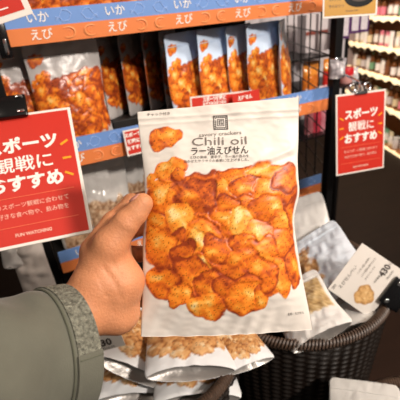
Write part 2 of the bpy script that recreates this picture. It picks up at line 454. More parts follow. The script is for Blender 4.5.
# v runs from the foot up, so the grid is wound front-out; close the rim
for j in range(ny-1):
    for i in (0, nx-1):
        a, b = j*nx+i, (j+1)*nx+i; faces.append((a, b, b+n, a+n))
for i in range(nx-1):
    for j in (0, ny-1):
        a = j*nx+i; faces.append((a, a+1, a+1+n, a+n))
raw('pouch_shell', verts, faces, M['held_film'], held, True, np.r_[col, np.tile(base, (n, 1))])
# a lookup of the front surface for the print laid on it
YF = yf.reshape(ny, nx)
def held_surf(x, z, lift=0.0005):
    X, Yp = x/S+PX, PZ-z/S
    vv = 0.5; uu = 0.5
    for _ in range(6):
        yL = 112+(336.5-112)*(1-vv); yR = 97+(329.5-97)*(1-vv)
        xL = np.interp(yL, yl, Lx); xR = np.interp(yR, yr, Rx)
        uu = min(max((X-xL)/(xR-xL), 0), 1)
        top = 112+(97-112)*uu; bot = 336.5+(329.5-336.5)*uu
        vv = min(max((bot-Yp)/(bot-top), 0), 1)
    fi, fj = uu*(nx-1), vv*(ny-1); i, j = min(int(fi), nx-2), min(int(fj), ny-2)
    q = YF[j:j+2, i:i+2].min()
    return float(q)-lift
def hx(px): return (px-PX)*S
def hz(py): return (PZ-py)*S
sl = rad(1.8)
lettering('brand_lettering', [('Chili oil', hx(219), hz(142.3), 0.0120, 'CENTER', 54*S, sl)], M['pack_ink_soft'], held, surf=held_surf)
lettering('name_lettering', [('ラー油えびせん', hx(219.5), hz(152), 0.0092, 'CENTER', 56*S, sl, 0.00012)], M['pack_ink'], held, surf=held_surf)
lettering('small_lettering', [('savory crackers', hx(220), hz(134.6), 0.0054, 'CENTER', 42*S, rad(4))], M['pack_ink_soft'], held, surf=held_surf)
lettering('small_lettering', [('えびの風味、唐辛子、ラー油の旨みを', hx(219), hz(157.8), 0.0033, 'CENTER', 58*S, sl), ('効かせたサクサクの食感に仕上げました。', hx(216), hz(161.6), 0.0033, 'CENTER', 64*S, sl),
    ('チャック付き', hx(158.5), hz(114.5), 0.0036, 'CENTER', 23*S, rad(3)), ('名称：えびせん', hx(295), hz(312.5), 0.0034, 'CENTER', 17*S, rad(5))], M['pack_ink'], held, surf=held_surf)
# square seal emblem
mb = MB(); ec = (hx(220.5), hz(123.2)); es = 7.2*S
def ebar(a, b, c, d):
    mb.box((ec[0]+a*es, -0.0002, ec[1]+b*es), (ec[0]+c*es, 0.0002, ec[1]+d*es))
for k, q in ((1.0, .10), (0.74, .08), (0.48, .08)):
    ebar(-k, k-q, k, k); ebar(-k, -k, k, -k+q); ebar(-k, -k, -k+q, k); ebar(k-q, -k, k, k)
ebar(-.25, -.3, -.12, .3); ebar(.0, -.3, .12, .1); ebar(-.2, .18, .3, .3); ebar(.2, -.3, .3, .0)
for k in range(-3, 4): ebar(k*.26-.03, .74, k*.26+.03, 1.0); ebar(k*.26-.03, -1.0, k*.26+.03, -.74); ebar(-1.0, k*.26-.03, -.74, k*.26+.03); ebar(.74, k*.26-.03, 1.0, k*.26+.03)
bmesh.ops.rotate(mb.bm, verts=mb.bm.verts, cent=(ec[0], 0, ec[1]), matrix=Matrix.Rotation(-rad(3), 3, 'Y'))
for vv_ in mb.bm.verts: vv_.co.y = held_surf(vv_.co.x, vv_.co.z, 0.0004)+(0.0002 if vv_.co.y > 0 else 0)
mb.build('seal_emblem', M['pack_ink'], held)

# ---- pouches standing on the shelves
BLUE = np.array(lin('d0e3fb')); GREY_SHADE = np.array(lin('b9b4b2'))  # grey film: shade under the shelf above put into the white pouch's colour
proto = {}
def make_pouch(kind, label, Mx, group):
    if kind in proto: return copy_tree(proto[kind], Mx, label, group)
    t = thing('cracker_pouch', label, 'snack pouch', Mx, group)
    k = kind[-1]; seed = {'a': 1, 'b': 2, 'c': 3}.get(k, 0)
    if kind.startswith('greyw'): pouch_mesh(t, 0.160, 0.225, 0.020, 40, 60, np.array(lin('d2d0cd')), M['film'], window=lambda U, V: (np.tile(np.array(lin('d2d0cd')), (len(U), 1)), 0*U), wrinkle=0.0013)
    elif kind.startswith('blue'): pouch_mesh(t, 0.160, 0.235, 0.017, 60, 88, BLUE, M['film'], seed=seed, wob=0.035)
    elif kind.startswith('grey'): pouch_mesh(t, 0.160, 0.235, 0.022, 60, 88, GREY_SHADE, M['film'], seed=seed, lift=-0.14)  # printed crackers darkened too, as part of the painted shade
    elif kind.startswith('plain'): pouch_mesh(t, 0.160, 0.225, 0.024, 60, 84, np.array(lin('e2e4e6')), M['film'], TONES_PLAIN, seed=seed, lift=0.12)
    elif kind.startswith('stick'):
        def win(U, V):
            x, y = U*160, V*225
            c = np.tile(np.array(lin('f0efec')), (len(U), 1))
            n1 = nz((x*.8+y*.6)*1.0, (y*.8-x*.6)*.28, 4.5, 2); n2 = nz(x, y, 14, 1)
            cr = ramp(0.55+0.32*n1+0.15*n2, [(.30,.16,.06),(.55,.36,.15),(.74,.55,.28),(.84,.70,.44)])
            mm = sst(.24, .28, V+.02*n2)*sst(.86, .82, V)*sst(.04, .07, np.minimum(U, 1-U)); return mixc(c, np.array((0, 0, 0)), 0*mm)*(1-mm[:, None])+cr*mm[:, None], mm*(.5+.5*n1)
        pouch_mesh(t, 0.160, 0.225, 0.022, 60, 84, np.array(lin('f0efec')), M['film'], window=win, wrinkle=0.002)
    elif kind.startswith('pale'):
        def win(U, V):
            x, y = U*160, V*225
            c = np.tile(np.array(lin('dfe9f4')), (len(U), 1)); n1 = nz(x, y, 8, 2); n2 = nz(x, y, 20, 1)
            cr = ramp(0.6+0.3*n1+0.1*n2, TONES_PLAIN)
            mm = sst(.36, .28, U+.10*n2)*sst(.86, .8, V+.05*n1)*sst(.05, .08, U); return c*(1-mm[:, None])+cr*mm[:, None], mm*(.5+.5*n1)
        pouch_mesh(t, 0.160, 0.225, 0.020, 60, 84, np.array(lin('dfe9f4')), M['film'], window=win, wrinkle=0.0025)
    elif kind.startswith('zzz'): pouch_mesh(t, 0.160, 0.225, 0.022, 60, 84, np.array(lin('dfe9f4')), M['film'], TONES_PLAIN, seed=3, lift=0.25)
    proto[kind] = t
    return t
G1 = 'pouches on the middle shelf'
def shelf_pouch(kind, px_left, Y, ang, label, z=1.2195, lean=0.05, w=0.16):
    """stand a pouch so that its left edge meets the shelf where the photo shows it"""
    p = onY(px_left, 75, Y); a = rad(ang)
    c = Vector((p.x+w/2*math.cos(a), Y+w/2*math.sin(a), z))
    return make_pouch(kind, label, TR(c, a, -lean), G1)
shelf_pouch('blue_a', 170, 0.908, 27, 'pale blue cracker pouch leftmost of the pale blue row, beside the edge-on pouches')
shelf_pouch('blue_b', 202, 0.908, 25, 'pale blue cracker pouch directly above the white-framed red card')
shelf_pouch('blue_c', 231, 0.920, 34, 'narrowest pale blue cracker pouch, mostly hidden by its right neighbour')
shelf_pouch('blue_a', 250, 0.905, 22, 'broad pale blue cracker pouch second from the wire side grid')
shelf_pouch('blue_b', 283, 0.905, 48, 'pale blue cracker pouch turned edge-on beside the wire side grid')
shelf_pouch('grey_a', 27, 0.925, 3, 'big cracker pouch in painted shade, facing out above the large red sign').scale = (1, 1, 1.07)
shelf_pouch('grey_b', -16, 0.955, 6, 'cracker pouch in painted shade at the rack end, half behind a broad pouch').scale = (1, 1, 1.06)
# the back tier in the middle: a riser with pouches filed edge-on
mb = MB(); mb.box((0.20, 0.99, 1.2192), (0.44, 1.205, 1.262), 0.002); tag(mb.build('shelf_riser', M['black_board']), 'black riser lifting the edge-on pouches at the back of the shelf', 'riser')
for px, kd, lab in ((101, 'grey_a', 'pouch in painted shade filed edge-on, nearest the broad pouch'), (123, 'grey_b', 'pouch in painted shade filed edge-on, above the small red card on the banner'),
                    (146, 'grey_a', 'pouch in painted shade filed edge-on, second from the pale blue row'), (163, 'grey_b', 'pouch in painted shade filed edge-on, touching the pale blue row')):
    p = onY(px, 75, 1.01); a = rad(52); wv = 0.16
    make_pouch(kd, lab, TR((p.x+0.08*math.cos(a), 1.01+0.08*math.sin(a), 1.2626), a, 0), 'pouches filed edge-on at the back of the shelf').scale = (1, 0.7, 0.84)
# pouches on the top shelf, only their feet in view
for px, lab in ((8, 'pouch foot above the blue banner, beside the cut-off red sign'), (52, 'pouch foot above the blue banner, right of the cut-off red sign'), (104, 'pouch foot above the blue banner, rightmost at the top of the frame')):
    p = onY(px, 4, 0.93); make_pouch('grey_a', lab, TR((p.x+0.04, 0.935, 1.4825), rad(8), -0.04), 'pouches on the topmost shelf')

# clear pouches of brown crackers on the low shelf
def clear_window(U, V):
    c = np.tile(np.array(lin('c4c1bd')), (len(U), 1))
    x, y = U*150, V*220
    n = nz(x, y, 8, 2); n2 = nz(x, y, 16, 4)
    top = 0.52+0.05*nz(x, y*0, 30, 1)
    cr = ramp(0.45+0.3*n+0.2*n2, [(0.16,0.08,0.04),(0.35,0.20,0.11),(0.52,0.35,0.22),(0.66,0.52,0.38)])
    m = sst(top+0.02, top-0.02, V)*sst(0.03, 0.07, np.minimum(U, 1-U))
    c = c*(1-m[:, None])+cr*m[:, None]
    return c, m*(0.5+0.5*n)
t = None
for px, Y, ang, lab, sc_ in ((82, 0.95, 8, 'glossy clear-topped pouch of brown crackers beside the thumb', 1.0), (121, 1.0, 30, 'clear pouch of pale brown crackers behind the thumb tip', 0.95), (48, 0.96, 5, 'clear-topped pouch of crackers mostly behind the large red sign', 1.0)):
    p = onY(px, 195, Y); a = rad(ang)
    Mx = TR((p.x+0.065*math.cos(a), Y+0.065*math.sin(a), 0.9595), a, -0.06)
    if t is None:
        t = thing('clear_cracker_pouch', lab, 'snack pouch', Mx, 'clear pouches on the low shelf')
        pouch_mesh(t, 0.130, 0.215, 0.022, 48, 72, np.array(lin('c4c1bd')), M['clear_film'], window=clear_window, wrinkle=0.002)
    else: copy_tree(t, Mx, lab)
# blue-grey film pack lying behind, on the low shelf
tt = thing('film_pack', 'blue-grey film pack just under the middle banner', 'snack pouch', TR((0.30, 1.09, 0.9595), rad(6), -0.05))
pouch_mesh(tt, 0.17, 0.225, 0.02, 40, 60, np.array(lin('8fa6ba')), M['clear_film'], window=lambda U, V: (np.tile(np.array(lin('8fa6ba')), (len(U), 1)), 0*U), wrinkle=0.003)

# ================================================================ hanging signs
def rays(parent, cx, cz, R, s, ln, wd):
    for side in (-1, 1):
        for k in (-1, 0, 1):
            a = rad(24*k); x0, z0 = cx+side*R, cz+R*1.0*math.sin(a)*s
            x1, z1 = x0+side*ln*math.cos(a), z0+ln*math.sin(a)*1.3
            nxv = Vector((-(z1-z0), x1-x0)).normalized()*wd/2
            mb = MB(); mb.prism([(x0-nxv.x, z0-nxv.y), (x1-nxv.x, z1-nxv.y), (x1+nxv.x, z1+nxv.y), (x0+nxv.x, z0+nxv.y)], -0.0012, -0.0004)
            mb.build('ray_mark', M['yellow_ink'], parent)
def sign(loc, eul, label, w=0.148, h=0.21, curl=0.0):
    t = thing('promotional_sign', label, 'sign', Matrix.Translation(Vector(loc)) @ Euler(eul).to_matrix().to_4x4(), 'red hanging signs with white lettering')
    mb = MB(); mb.box((-w/2, 0, -h/2), (w/2, 0.0025, h/2), 0.0008); mb.build('white_board', M['white_card'], t)
    b = 0.0045; mb = MB(); mb.box((-w/2+b, -0.0004, -h/2+b), (w/2-b, 0.0005, h/2-b)); mb.build('red_panel', M['red_card'], t)
    y = -0.0008
    kx = w/0.148
    lettering('title_lettering', [('スポーツ', 0, 0.050, 0.0265, 'CENTER', 0.098*kx, 0, 0.0011), ('観戦に', 0, 0.0185, 0.0265, 'CENTER', 0.076*kx, 0, 0.00035), ('おすすめ', 0, -0.0115, 0.0265, 'CENTER', 0.098*kx, 0, 0.0011)], M['white_ink'], t, y)
    lettering('small_lettering', [('冬のスポーツ観戦に合わせて', 0, -0.044, 0.0088, 'CENTER', 0.102*kx), ('お好きな食べ物や、飲み物を', 0, -0.058, 0.0088, 'CENTER', 0.098*kx), ('FUN WATCHING', 0, -0.088, 0.0068, 'CENTER', 0.046*kx, 0, 0.0002)], M['pink_ink'], t, y)
    for z in (-0.031, -0.075):
        mb = MB(); mb.box((-0.060*kx, -0.001, z-0.0005), (0.060*kx, -0.0004, z+0.0005)); mb.build('rule_line', M['line_ink'], t)
    rays(t, 0, 0.0185, 0.052*kx, 1.0, 0.0125, 0.0034)
    return t
sign((-0.0200, 0.6053, 1.2999), (-0.727, 0.0068, -0.159), 'large red sign with white lettering above the jacket sleeve, held by a black clip', w=0.160)
sign((0.7867, 0.7315, 1.1705), (-0.1637, 0.0282, -0.1663), 'small red sign with white lettering hanging by the black rack post, held by chrome clip')
# clip holding the large red sign
LS = Matrix.Translation((-0.0200, 0.6053, 1.2999)) @ Euler((-0.727, 0.0068, -0.159)).to_matrix().to_4x4()
cl = thing('sign_clip', 'black plastic clip gripping the top of the large red sign', 'clip', LS)
mb = MB(); mb.box((-0.062, -0.010, 0.096), (0.0175, -0.001, 0.134), 0.003); mb.build('jaw', M['black_plastic'], cl, True)
mb = MB(); mb.box((-0.058, 0.003, 0.098), (0.014, 0.012, 0.134), 0.003); mb.build('jaw', M['black_plastic'], cl, True)
for xx in (-0.034, 0.003):
  for zz in (0.101, 0.127):
    mb = MB(); mb.box((xx, -0.013, zz), (xx+0.011, -0.009, zz+0.004), 0.001); mb.build('rivet', M['chrome'], cl, True)
A0 = LS @ Vector((-0.028, 0.008, 0.126)); iv = LS.inverted()
mb = MB(); mb.tube([iv @ A0, iv @ (A0+Vector((-0.03, 0.06, 0.0))), iv @ Vector((-0.09, 0.80, 1.36)), iv @ Vector((-0.033, 0.895, 1.40))], 0.004, 10); mb.build('arm', M['black_plastic'], cl, True)
cc = thing('banner_clamp', 'black clamp at the left end of the topmost banner', 'clip', TR((0.007, 0.872, 1.482)))
mb = MB(); mb.box((-0.016, -0.012, -0.035), (0.006, 0.005, 0.030), 0.003); mb.build('body', M['black_plastic'], cc, True)
mb = MB(); mb.box((-0.006, -0.016, -0.028), (0.001, -0.012, 0.0), 0.001); mb.build('lever', M['chrome'], cc, True)
# chrome clip of the small sign
RSM = Matrix.Translation((0.7867, 0.7315, 1.1705)) @ Euler((-0.1637, 0.0282, -0.1663)).to_matrix().to_4x4()
cl = thing('sign_clip', 'chrome spring clip on top of the small red sign', 'clip', RSM)
mb = MB(); mb.box((-0.020, -0.005, 0.099), (0.016, -0.001, 0.108), 0.002); mb.build('jaw', M['chrome'], cl, True)
mb = MB(); mb.box((-0.020, 0.003, 0.099), (0.016, 0.007, 0.108), 0.002); mb.build('jaw', M['chrome'], cl, True)
for xx in (-0.026, 0.016):
    mb = MB(); mb.tube([(xx+0.010*math.cos(a), -0.001, 0.117+0.009*math.sin(a)) for a in np.linspace(0, 2*math.pi, 16, False)], 0.0028, 8, True); mb.build('ring', M['chrome'], cl, True)
iv = RSM.inverted()
mb = MB(); mb.tube([(-0.002, 0.001, 0.108), (-0.002, 0.003, 0.130), iv @ Vector((0.80, 0.80, 1.305)), iv @ Vector((0.822, 0.866, 1.31))], 0.003, 8); mb.build('arm', M['chrome'], cl, True)
# cut-off red sign at the upper left corner
ul = frame(onY(33.5, 13.5, 0.70), (1, 0.05, 0.21), (-0.21, -0.05, 1))
t = thing('promotional_sign', 'red sign with white frame cut off by the upper left corner', 'sign', ul)
W_, H_ = 0.15, 0.105
mb = MB(); mb.box((-W_, 0, 0), (0, 0.0025, H_), 0.0006); mb.build('white_board', M['white_card'], t)
mb = MB(); mb.box((-W_+.009, -0.0005, 0.009), (-0.009, 0.0005, H_-.009)); mb.build('red_panel', M['red_card'], t)
lettering('lettering', [('AI', -0.046, 0.0285, 0.016, 'RIGHT'), ], M['white_ink'], t)
mb = MB(); mb.box((-0.13, -0.001, 0.0165), (-0.030, -0.0004, 0.0182)); mb.build('rule_line', M['white_ink'], t)
mb = MB(); mb.tube([(-0.075, 0.004, H_-0.002), (-0.075, 0.05, H_+0.03), ul.inverted() @ Vector((-0.033, 0.895, 1.64))], 0.004, 8); mb.build('hanging_arm', M['black_metal'], t)

# yellow sign at the top right
ym = Matrix.Translation((0.7381, 0.7538, 1.5023)) @ Euler((-0.15, 0.03, -0.331)).to_matrix().to_4x4()
t = thing('product_sign', 'golden yellow sign with a black disc, hanging above the purple packs', 'sign', ym)
mb = MB(); mb.box((-.065, 0, -.05), (.065, 0.0025, .05), 0.0008); mb.build('white_board', M['white_card'], t)
mb = MB(); mb.box((-.061, -0.0004, -.0455), (.061, 0.0005, .046)); mb.build('yellow_panel', mat('golden yellow card', 'bd8a26', 0.45), t)
mb = MB(); mb.prism([(0.021+0.036*math.cos(a), -0.008+0.022*math.sin(a)) for a in np.linspace(0, 6.283, 32, False)], -0.001, -0.0003); mb.build('black_disc', M['black_plastic'], t)
mb = MB(); mb.prism([(0.021+0.027*math.cos(a), -0.004+0.015*math.sin(a)) for a in np.linspace(0, 6.283, 32, False)], -0.0016, -0.0009); mb.build('dish_picture', mat('dark dish', '3a2413', 0.5), t)
lettering('lettering', [('あたらしい', -0.036, -0.012, 0.007, 'CENTER', 0.028), ('冬のおやつ', -0.033, -0.026, 0.008, 'CENTER', 0.036), ('SNACK TIME', 0.004, -0.037, 0.005, 'CENTER', 0.03)], M['pack_ink'], t)
mb = MB(); mb.tube([(0, 0.003, 0.045), (0, 0.03, 0.09), ym.inverted() @ Vector((0.822, 0.866, 1.64))], 0.003, 8); mb.build('hanging_arm', M['black_metal'], t)

# red cards standing on the middle banner
q = onY(190, 97, 0.862); q2 = onY(258, 89.5, 0.872)
def small_card(corner, right, W, H, label, text, border=True):
    Mx = frame(corner, right-corner, (0, 0.12, 1))
    t = thing('shelf_card', label, 'price card', Mx, 'small red cards on the middle banner')
    mb = MB(); mb.box((0, 0, -H), (W, 0.0015, 0)); mb.build('card', M['white_card'] if border else M['red_card'], t)
    if border:
        b = 0.0035; mb = MB(); mb.box((b, -0.0005, -H+b), (W-b, 0.0004, -b)); mb.build('red_panel', M['red_card'], t)
    lettering('lettering', text, M['white_ink'], t, -0.0008)
    return t
small_card(q, q2, (q2-q).length, 0.062, 'white-framed red card rising behind the top of the held pouch', [('スポーツ観戦に', 0.066, -0.0105, 0.012, 'CENTER', 0.065, 0, .0006), ('おすすめのおつまみ', 0.066, -0.021, 0.009, 'CENTER', 0.066, 0, .0004), ('お好きな味を', 0.066, -0.036, 0.012, 'CENTER')])
q = onY(232, 94.5, 0.850); q2 = onY(259, 89, 0.852)
small_card(q, q2, (q2-q).length, 0.055, 'small plain red card overlapping the white-framed card', [('えびせん', 0.036, -0.0135, 0.012, 'CENTER', 0.042, 0, .0005)], False)
q = onY(122.5, 131, 0.868); q2 = onY(160, 123, 0.872)
small_card(q, q2, (q2-q).length, 0.060, 'red card on the banner just left of the held pouch', [('スポーツ', 0.022, -0.013, 0.0105, 'CENTER', None, 0, .0005), ('観戦に', 0.022, -0.028, 0.0105, 'CENTER', None, 0, .0005), ('おすすめ', 0.022, -0.043, 0.0105, 'CENTER', None, 0, .0005)])

# ================================================================ table and baskets
TZ = 0.42
tb = thing('display_table', 'low dark brown table carrying the wicker baskets', 'table', TR((0.45, 0.45, 0)))
mb = MB(); mb.box((-0.62, -0.45, TZ-0.03), (0.62, 0.42, TZ), 0.003); mb.build('table_top', M['table'], tb)
for sx in (-1, 1):
    for sy in (-1, 1):
        mb = MB(); x, y = sx*0.57, sy*0.39-0.02; mb.box((x-.025, y-.025, 0), (x+.025, y+.025, TZ-0.0302)); mb.build('leg', M['table'], tb)
def basket(cx, cy, R, Z, label):
    t = thing('wicker_basket', label, 'basket', TR((cx, cy, TZ)), 'dark wicker baskets of pouches')
    H = Z-TZ; prof = lambda s: R*(0.80+0.17*s)
    # woven wall: alternating strands around upright stakes
    nst = 56; nrow = 60
    V, Fc = [], []
    nseg = nst*4
    for j in range(nrow*3+1):
        s = j/(nrow*3.0); row = j//3; ph = j % 3
        for i in range(nseg):
            a = 2*math.pi*i/nseg
            wv = 0.0038*math.cos(nst/2*a+math.pi*row)*math.sin(math.pi*((j % 3)+0.5)/3)
            rr = prof(s)+wv+0.0018*math.sin(math.pi*((j % 3)+0.5)/3)
            V.append((rr*math.cos(a), rr*math.sin(a), 0.004+s*(H-0.022)))
    for j in range(nrow*3):
        for i in range(nseg):
            a, b = j*nseg+i, j*nseg+(i+1) % nseg; Fc.append((a, b, b+nseg, a+nseg))
    raw('woven_wall', V, Fc, M['wicker'], t)
    mb = MB(); mb.lathe([(prof(s)-0.006, 0.004+s*(H-0.022)) for s in np.linspace(1, 0, 8)]+[(0.001, 0.006)], 48, cap=False); mb.build('lining', M['wicker'], t, True)
    mb = MB(); mb.lathe([(R*0.80, 0), (R*0.80, 0.006), (0.001, 0.007)], 48); mb.build('base', M['wicker'], t)
    # rim wrapped with slanted strands
    mb = MB(); nw = 200
    Rr = R-0.009
    for k in range(nw):
        a0 = 2*math.pi*k/nw; pts = []
        for q in np.linspace(0, 2*math.pi, 9, False):
            aa = a0+0.030*math.sin(q/2)
            rr = Rr+0.0095*math.cos(q); pts.append((rr*math.cos(aa), rr*math.sin(aa), H-0.010+0.0095*math.sin(q)))
        mb.tube(pts, 0.0031, 5, True)
    mb.build('wrapped_rim', M['wicker_rim'], t, True)
    return t
basket(0.498, 0.643, 0.232, 0.89, 'large dark wicker basket below the price card, its whole front in view')
basket(0.104, 0.567, 0.175, 0.93, 'dark wicker basket below the hand, only its right rim in view')
basket(0.475, 0.205, 0.165, 0.80, 'dark wicker basket cut off by the lower right frame edge')

# ---- pouches lying in the baskets
GB = 'pouches in the wicker baskets'
def lay(kind, foot, top, label, roll=0.0, scale=1.0, group=GB):
    """a pouch lying from its foot towards a point, printed front turned to the viewer's side"""
    z = (top-foot).normalized(); tow = (CAM-foot).normalized()
    x = z.cross(tow).normalized()
    if roll: x = Matrix.Rotation(roll, 3, z) @ x
    Mx = frame(foot, x, z) @ Matrix.Scale(scale, 4)
    return make_pouch(kind, label, Mx, group)
# left basket
lay('plain_a', onZ(190, 374, 0.945), onZ(186, 310, 0.935), 'white-footed pouch lying under the held pouch, its silver foot towards the viewer')
lay('plain_b', onZ(128, 372, 0.917), onZ(150, 310, 0.900), 'silver-footed pouch beside the jacket cuff, right of the half-hidden price', roll=0.1)
lay('plain_a', onZ(197, 402, 0.880), onZ(193, 345, 0.868), 'white-footed pouch lowest in the heap under the hand, on its right side')
lay('plain_b', onZ(138, 400, 0.845), onZ(141, 345, 0.835), 'silver-footed pouch lowest in the heap under the hand, on its left side')
lay('plain_a', onZ(252, 366, 0.925), onZ(222, 318, 0.945), 'white pouch hanging over the rim between the two wicker baskets', scale=0.62, roll=0.5)
# right basket
lay('greyw_c', onZ(318, 272, 0.82), onY(294, 200, 0.845), 'plain grey pouch leaning at the back of the basket under the lowest banner')
lay('pale_c', onZ(350, 296, 0.885), onZ(313, 243, 0.912), 'pale blue-white pouch lying behind the price card in the basket')
lay('stick_c', onZ(322, 338, 0.900), onZ(288, 280, 0.890), 'pouch with yellowish cracker sticks at the basket front, below the pale blue-white pouch', scale=0.85)
lay('greyw_c', onZ(352, 330, 0.850), onZ(330, 280, 0.83), 'white pouch tucked under the price card in the basket', scale=0.8)
# third basket
lay('greyw_c', onZ(366, 484, 0.785), onZ(364, 424, 0.80), 'white pouch in the basket cut off by the lower right frame edge', scale=0.8)

# price card with its clip on the large basket
k = 0.85
cm = Matrix.Translation(CAM+(Vector((0.6808, 0.5714, 0.8383))-CAM)*k) @ Euler((-0.6765, -0.8281, -0.0546)).to_matrix().to_4x4()
CW, CHh = 0.148*k, 0.125*k
t = thing('price_card', 'white price card with a cracker picture clipped to the large basket', 'price card', cm, 'white price cards in the baskets')
mb = MB(); mb.box((-CW/2, 0, -CHh/2), (CW/2, 0.0018, CHh/2), 0.0005); mb.build('card', M['white_card'], t)
lettering('name_lettering', [('えびせんべい', -0.016, 0.034, 0.0085, 'CENTER', 0.060), ('国産', -0.050, 0.045, 0.006, 'CENTER')], M['pack_ink'], t)
lettering('price_lettering', [('430', 0.041, -0.019, 0.019, 'CENTER', 0.029, 0, 0.0006), ('本体価格', 0.016, -0.017, 0.005, 'CENTER'), ('税込464円', 0.040, -0.033, 0.005, 'CENTER'), ('円', 0.059, -0.020, 0.006, 'CENTER')], M['pack_ink'], t)
lettering('small_lettering', [('サクサク軽い食感に', 0.024, 0.022, 0.0052, 'CENTER', 0.045), ('えびの風味を練り込んだ', 0.027, 0.012, 0.0052, 'CENTER', 0.052), ('おせんべいです', 0.019, 0.002, 0.0052, 'CENTER')], M['pack_ink_soft'], t)
mb = MB(); mb.box((0.0, -0.0008, -0.048), (0.034, -0.0003, -0.0465)); mb.build('rule_line', M['line_ink'], t)
# printed cracker picture
nn = 40; a = np.linspace(-1, 1, nn); AA, BB = np.meshgrid(a, a); AA, BB = AA.ravel(), BB.ravel()
q = np.hypot(AA, BB)/(1+0.08*np.sin(3*np.arctan2(BB, AA))+.05*np.sin(7*np.arctan2(BB, AA)))
cpx = ramp(0.62+0.2*nz(AA*20, BB*20, 6, 1)+0.18*nz(AA*20, BB*20, 2.5, 2)-0.3*sst(.55, .92, q), [(0.25,.10,.03),(.52,.27,.09),(.74,.44,.17),(.86,.64,.33)])
mk = sst(0.95, 0.88, q); cpx = cpx*mk[:, None]+np.array(lin('e9e3dc'))*(1-mk[:, None])
raw('cracker_picture', np.c_[-0.028+AA*0.025, np.full(len(AA), -0.0004), -0.016+BB*0.022], grid_faces(nn, nn), mat('printed picture', 'ffffff', 0.5, attr='print'), t, False, cpx)
t = thing('card_clip', 'black clip with chrome studs holding the white price card', 'clip', cm)
mb = MB(); mb.box((-0.020, -0.010, -CHh/2-0.034), (0.046, -0.0015, -CHh/2+0.010), 0.002); mb.build('jaw', M['black_plastic'], t, True)
mb = MB(); mb.box((-0.020, 0.003, -CHh/2-0.034), (0.046, 0.011, -CHh/2+0.010), 0.002); mb.build('jaw', M['black_plastic'], t, True)
for xx in (-0.014, 0.030):
    mb = MB(); mb.box((xx, -0.014, -CHh/2-0.006), (xx+0.009, -0.009, -CHh/2+0.002), 0.0015); mb.build('stud', M['chrome'], t, True)
iv = cm.inverted()
mb = MB(); mb.tube([(0.02, 0.007, -CHh/2-0.02), (0.025, 0.009, -CHh/2-0.05), iv @ Vector((0.70, 0.56, 0.885))], 0.005, 8); mb.build('arm', M['black_plastic'], t, True)
# half-hidden price card by the cuff
pm = frame(at(100, 345, 0.66), rt*0.95+up*0.25, up*0.8-fw*0.3)
t = thing('price_card', 'white price card half hidden behind the wrist, only its number showing', 'price card', pm, 'white price cards in the baskets')
mb = MB(); mb.box((-0.05, 0, -0.014), (0.040, 0.0018, 0.055), 0.0005); mb.build('card', M['white_card'], t)
lettering('price_lettering', [('430', 0.006, 0.002, 0.019, 'CENTER', 0.030, 0, 0.0006), ('税込464円', 0.012, -0.0095, 0.005, 'CENTER')], M['pack_ink'], t)

# ================================================================ packs left of the rack, hanging on a peg bar
pb = thing('peg_bar', 'black peg bar left of the rack, behind the large red sign', 'peg bar', TR((-0.046, 0.93, 1.16)))
mb = MB(); mb.tube([(0, 0, 0), (-0.25, 0, 0)], 0.006, 8); mb.build('bar', M['black_metal'], pb)
for xx in (-0.022, -0.105):
    mb = MB(); mb.tube([(xx, 0, 0), (xx, -0.09, 0.0), (xx, -0.10, 0.012)], 0.003, 8); mb.build('hook', M['black_metal'], pb)
for (px, py, Y, ww, lab, ang) in ((41, 292, 0.875, 0.075, 'greyish clear film pack hanging left of the black rack post', 0.1), (15, 266, 0.875, 0.05, 'white film pack with a pointed corner hanging under the large red sign', 0.25)):
    p = onY(px, py, Y)
    tt = thing('film_pack', lab, 'snack pouch', TR(p, 0.0, 0.0, ang-0.1), 'packs hanging beside the rack')
    cw = np.array(lin('d9d0ca' if px > 20 else 'efecea'))
    pouch_mesh(tt, ww, 1.166-p.z-0.0, 0.012, 24, 40, cw, M['clear_film'], window=lambda U, V: (np.tile(cw, (len(U), 1))*(0.9+0.12*nz(U*30, V*60, 9, 3))[:, None], 0*U), wrinkle=0.003)

# ================================================================ side rack beyond the grid
sr = thing('wire_side_rack', 'white-backed wire rack of mixed packs seen through the black side grid', 'rack', TR((1.25, 1.45, 0)))
def sb(mb, lo, hi, b=0): return mb.box(Vector(lo)-Vector((1.25, 1.45, 0)), Vector(hi)-Vector((1.25, 1.45, 0)), b)
T0, T1, T2 = onY(325, 134, 1.30).z, onY(325, 90, 1.30).z, onY(315, 57, 1.30).z
for z, xr in ((T0, 1.28), (T1, 1.40), (T2, 1.19)):
    mb = MB(); sb(mb, (0.95, 1.30, z-0.008), (xr, 1.56, z), 0.002); mb.build('shelf', M['black_metal'], sr)
mb = MB(); sb(mb, (0.95, 1.565, T0-0.02), (1.52, 1.585, 1.9)); mb.build('back_panel', mat('pale grey panel', 'cfc8cc', 0.5), sr)
for x in (0.94, 1.528):
    mb = MB(); sb(mb, (x-.01, 1.56, 0), (x+.01, 1.58, 1.9)); mb.build('post', M['black_metal'], sr)
SRG = 'packs on the side rack'
def simple_pack(name, label, cat, px, Y, z, ww, hh, T, c1, c2, split, film='clear_film', group=SRG, rz=0.0, foot=0.0):
    p = onY(px, 60, Y)
    t = thing(name, label, cat, TR((p.x, Y, z+0.001+foot), rz, 0), group)
    a, b = np.array(lin(c1)), np.array(lin(c2))
    def win(U, V):
        m = sst(split+.02, split-.02, V+0.03*nz(U*30, V*10, 8, 3)); c = mixc(np.tile(a, (len(U), 1)), b, m); return c*(1+0.12*nz(U*40, V*40, 7, 1))[:, None], 0*U
    pouch_mesh(t, ww, hh, T, 22, 30, a, M[film], window=win, wrinkle=0.003)
    return t
simple_pack('snack_pack', 'orange pack standing behind the black side grid', 'snack pouch', 311, 1.36, T1, 0.085, 0.115, 0.02, 'e8913a', 'd9772a', 0.5)
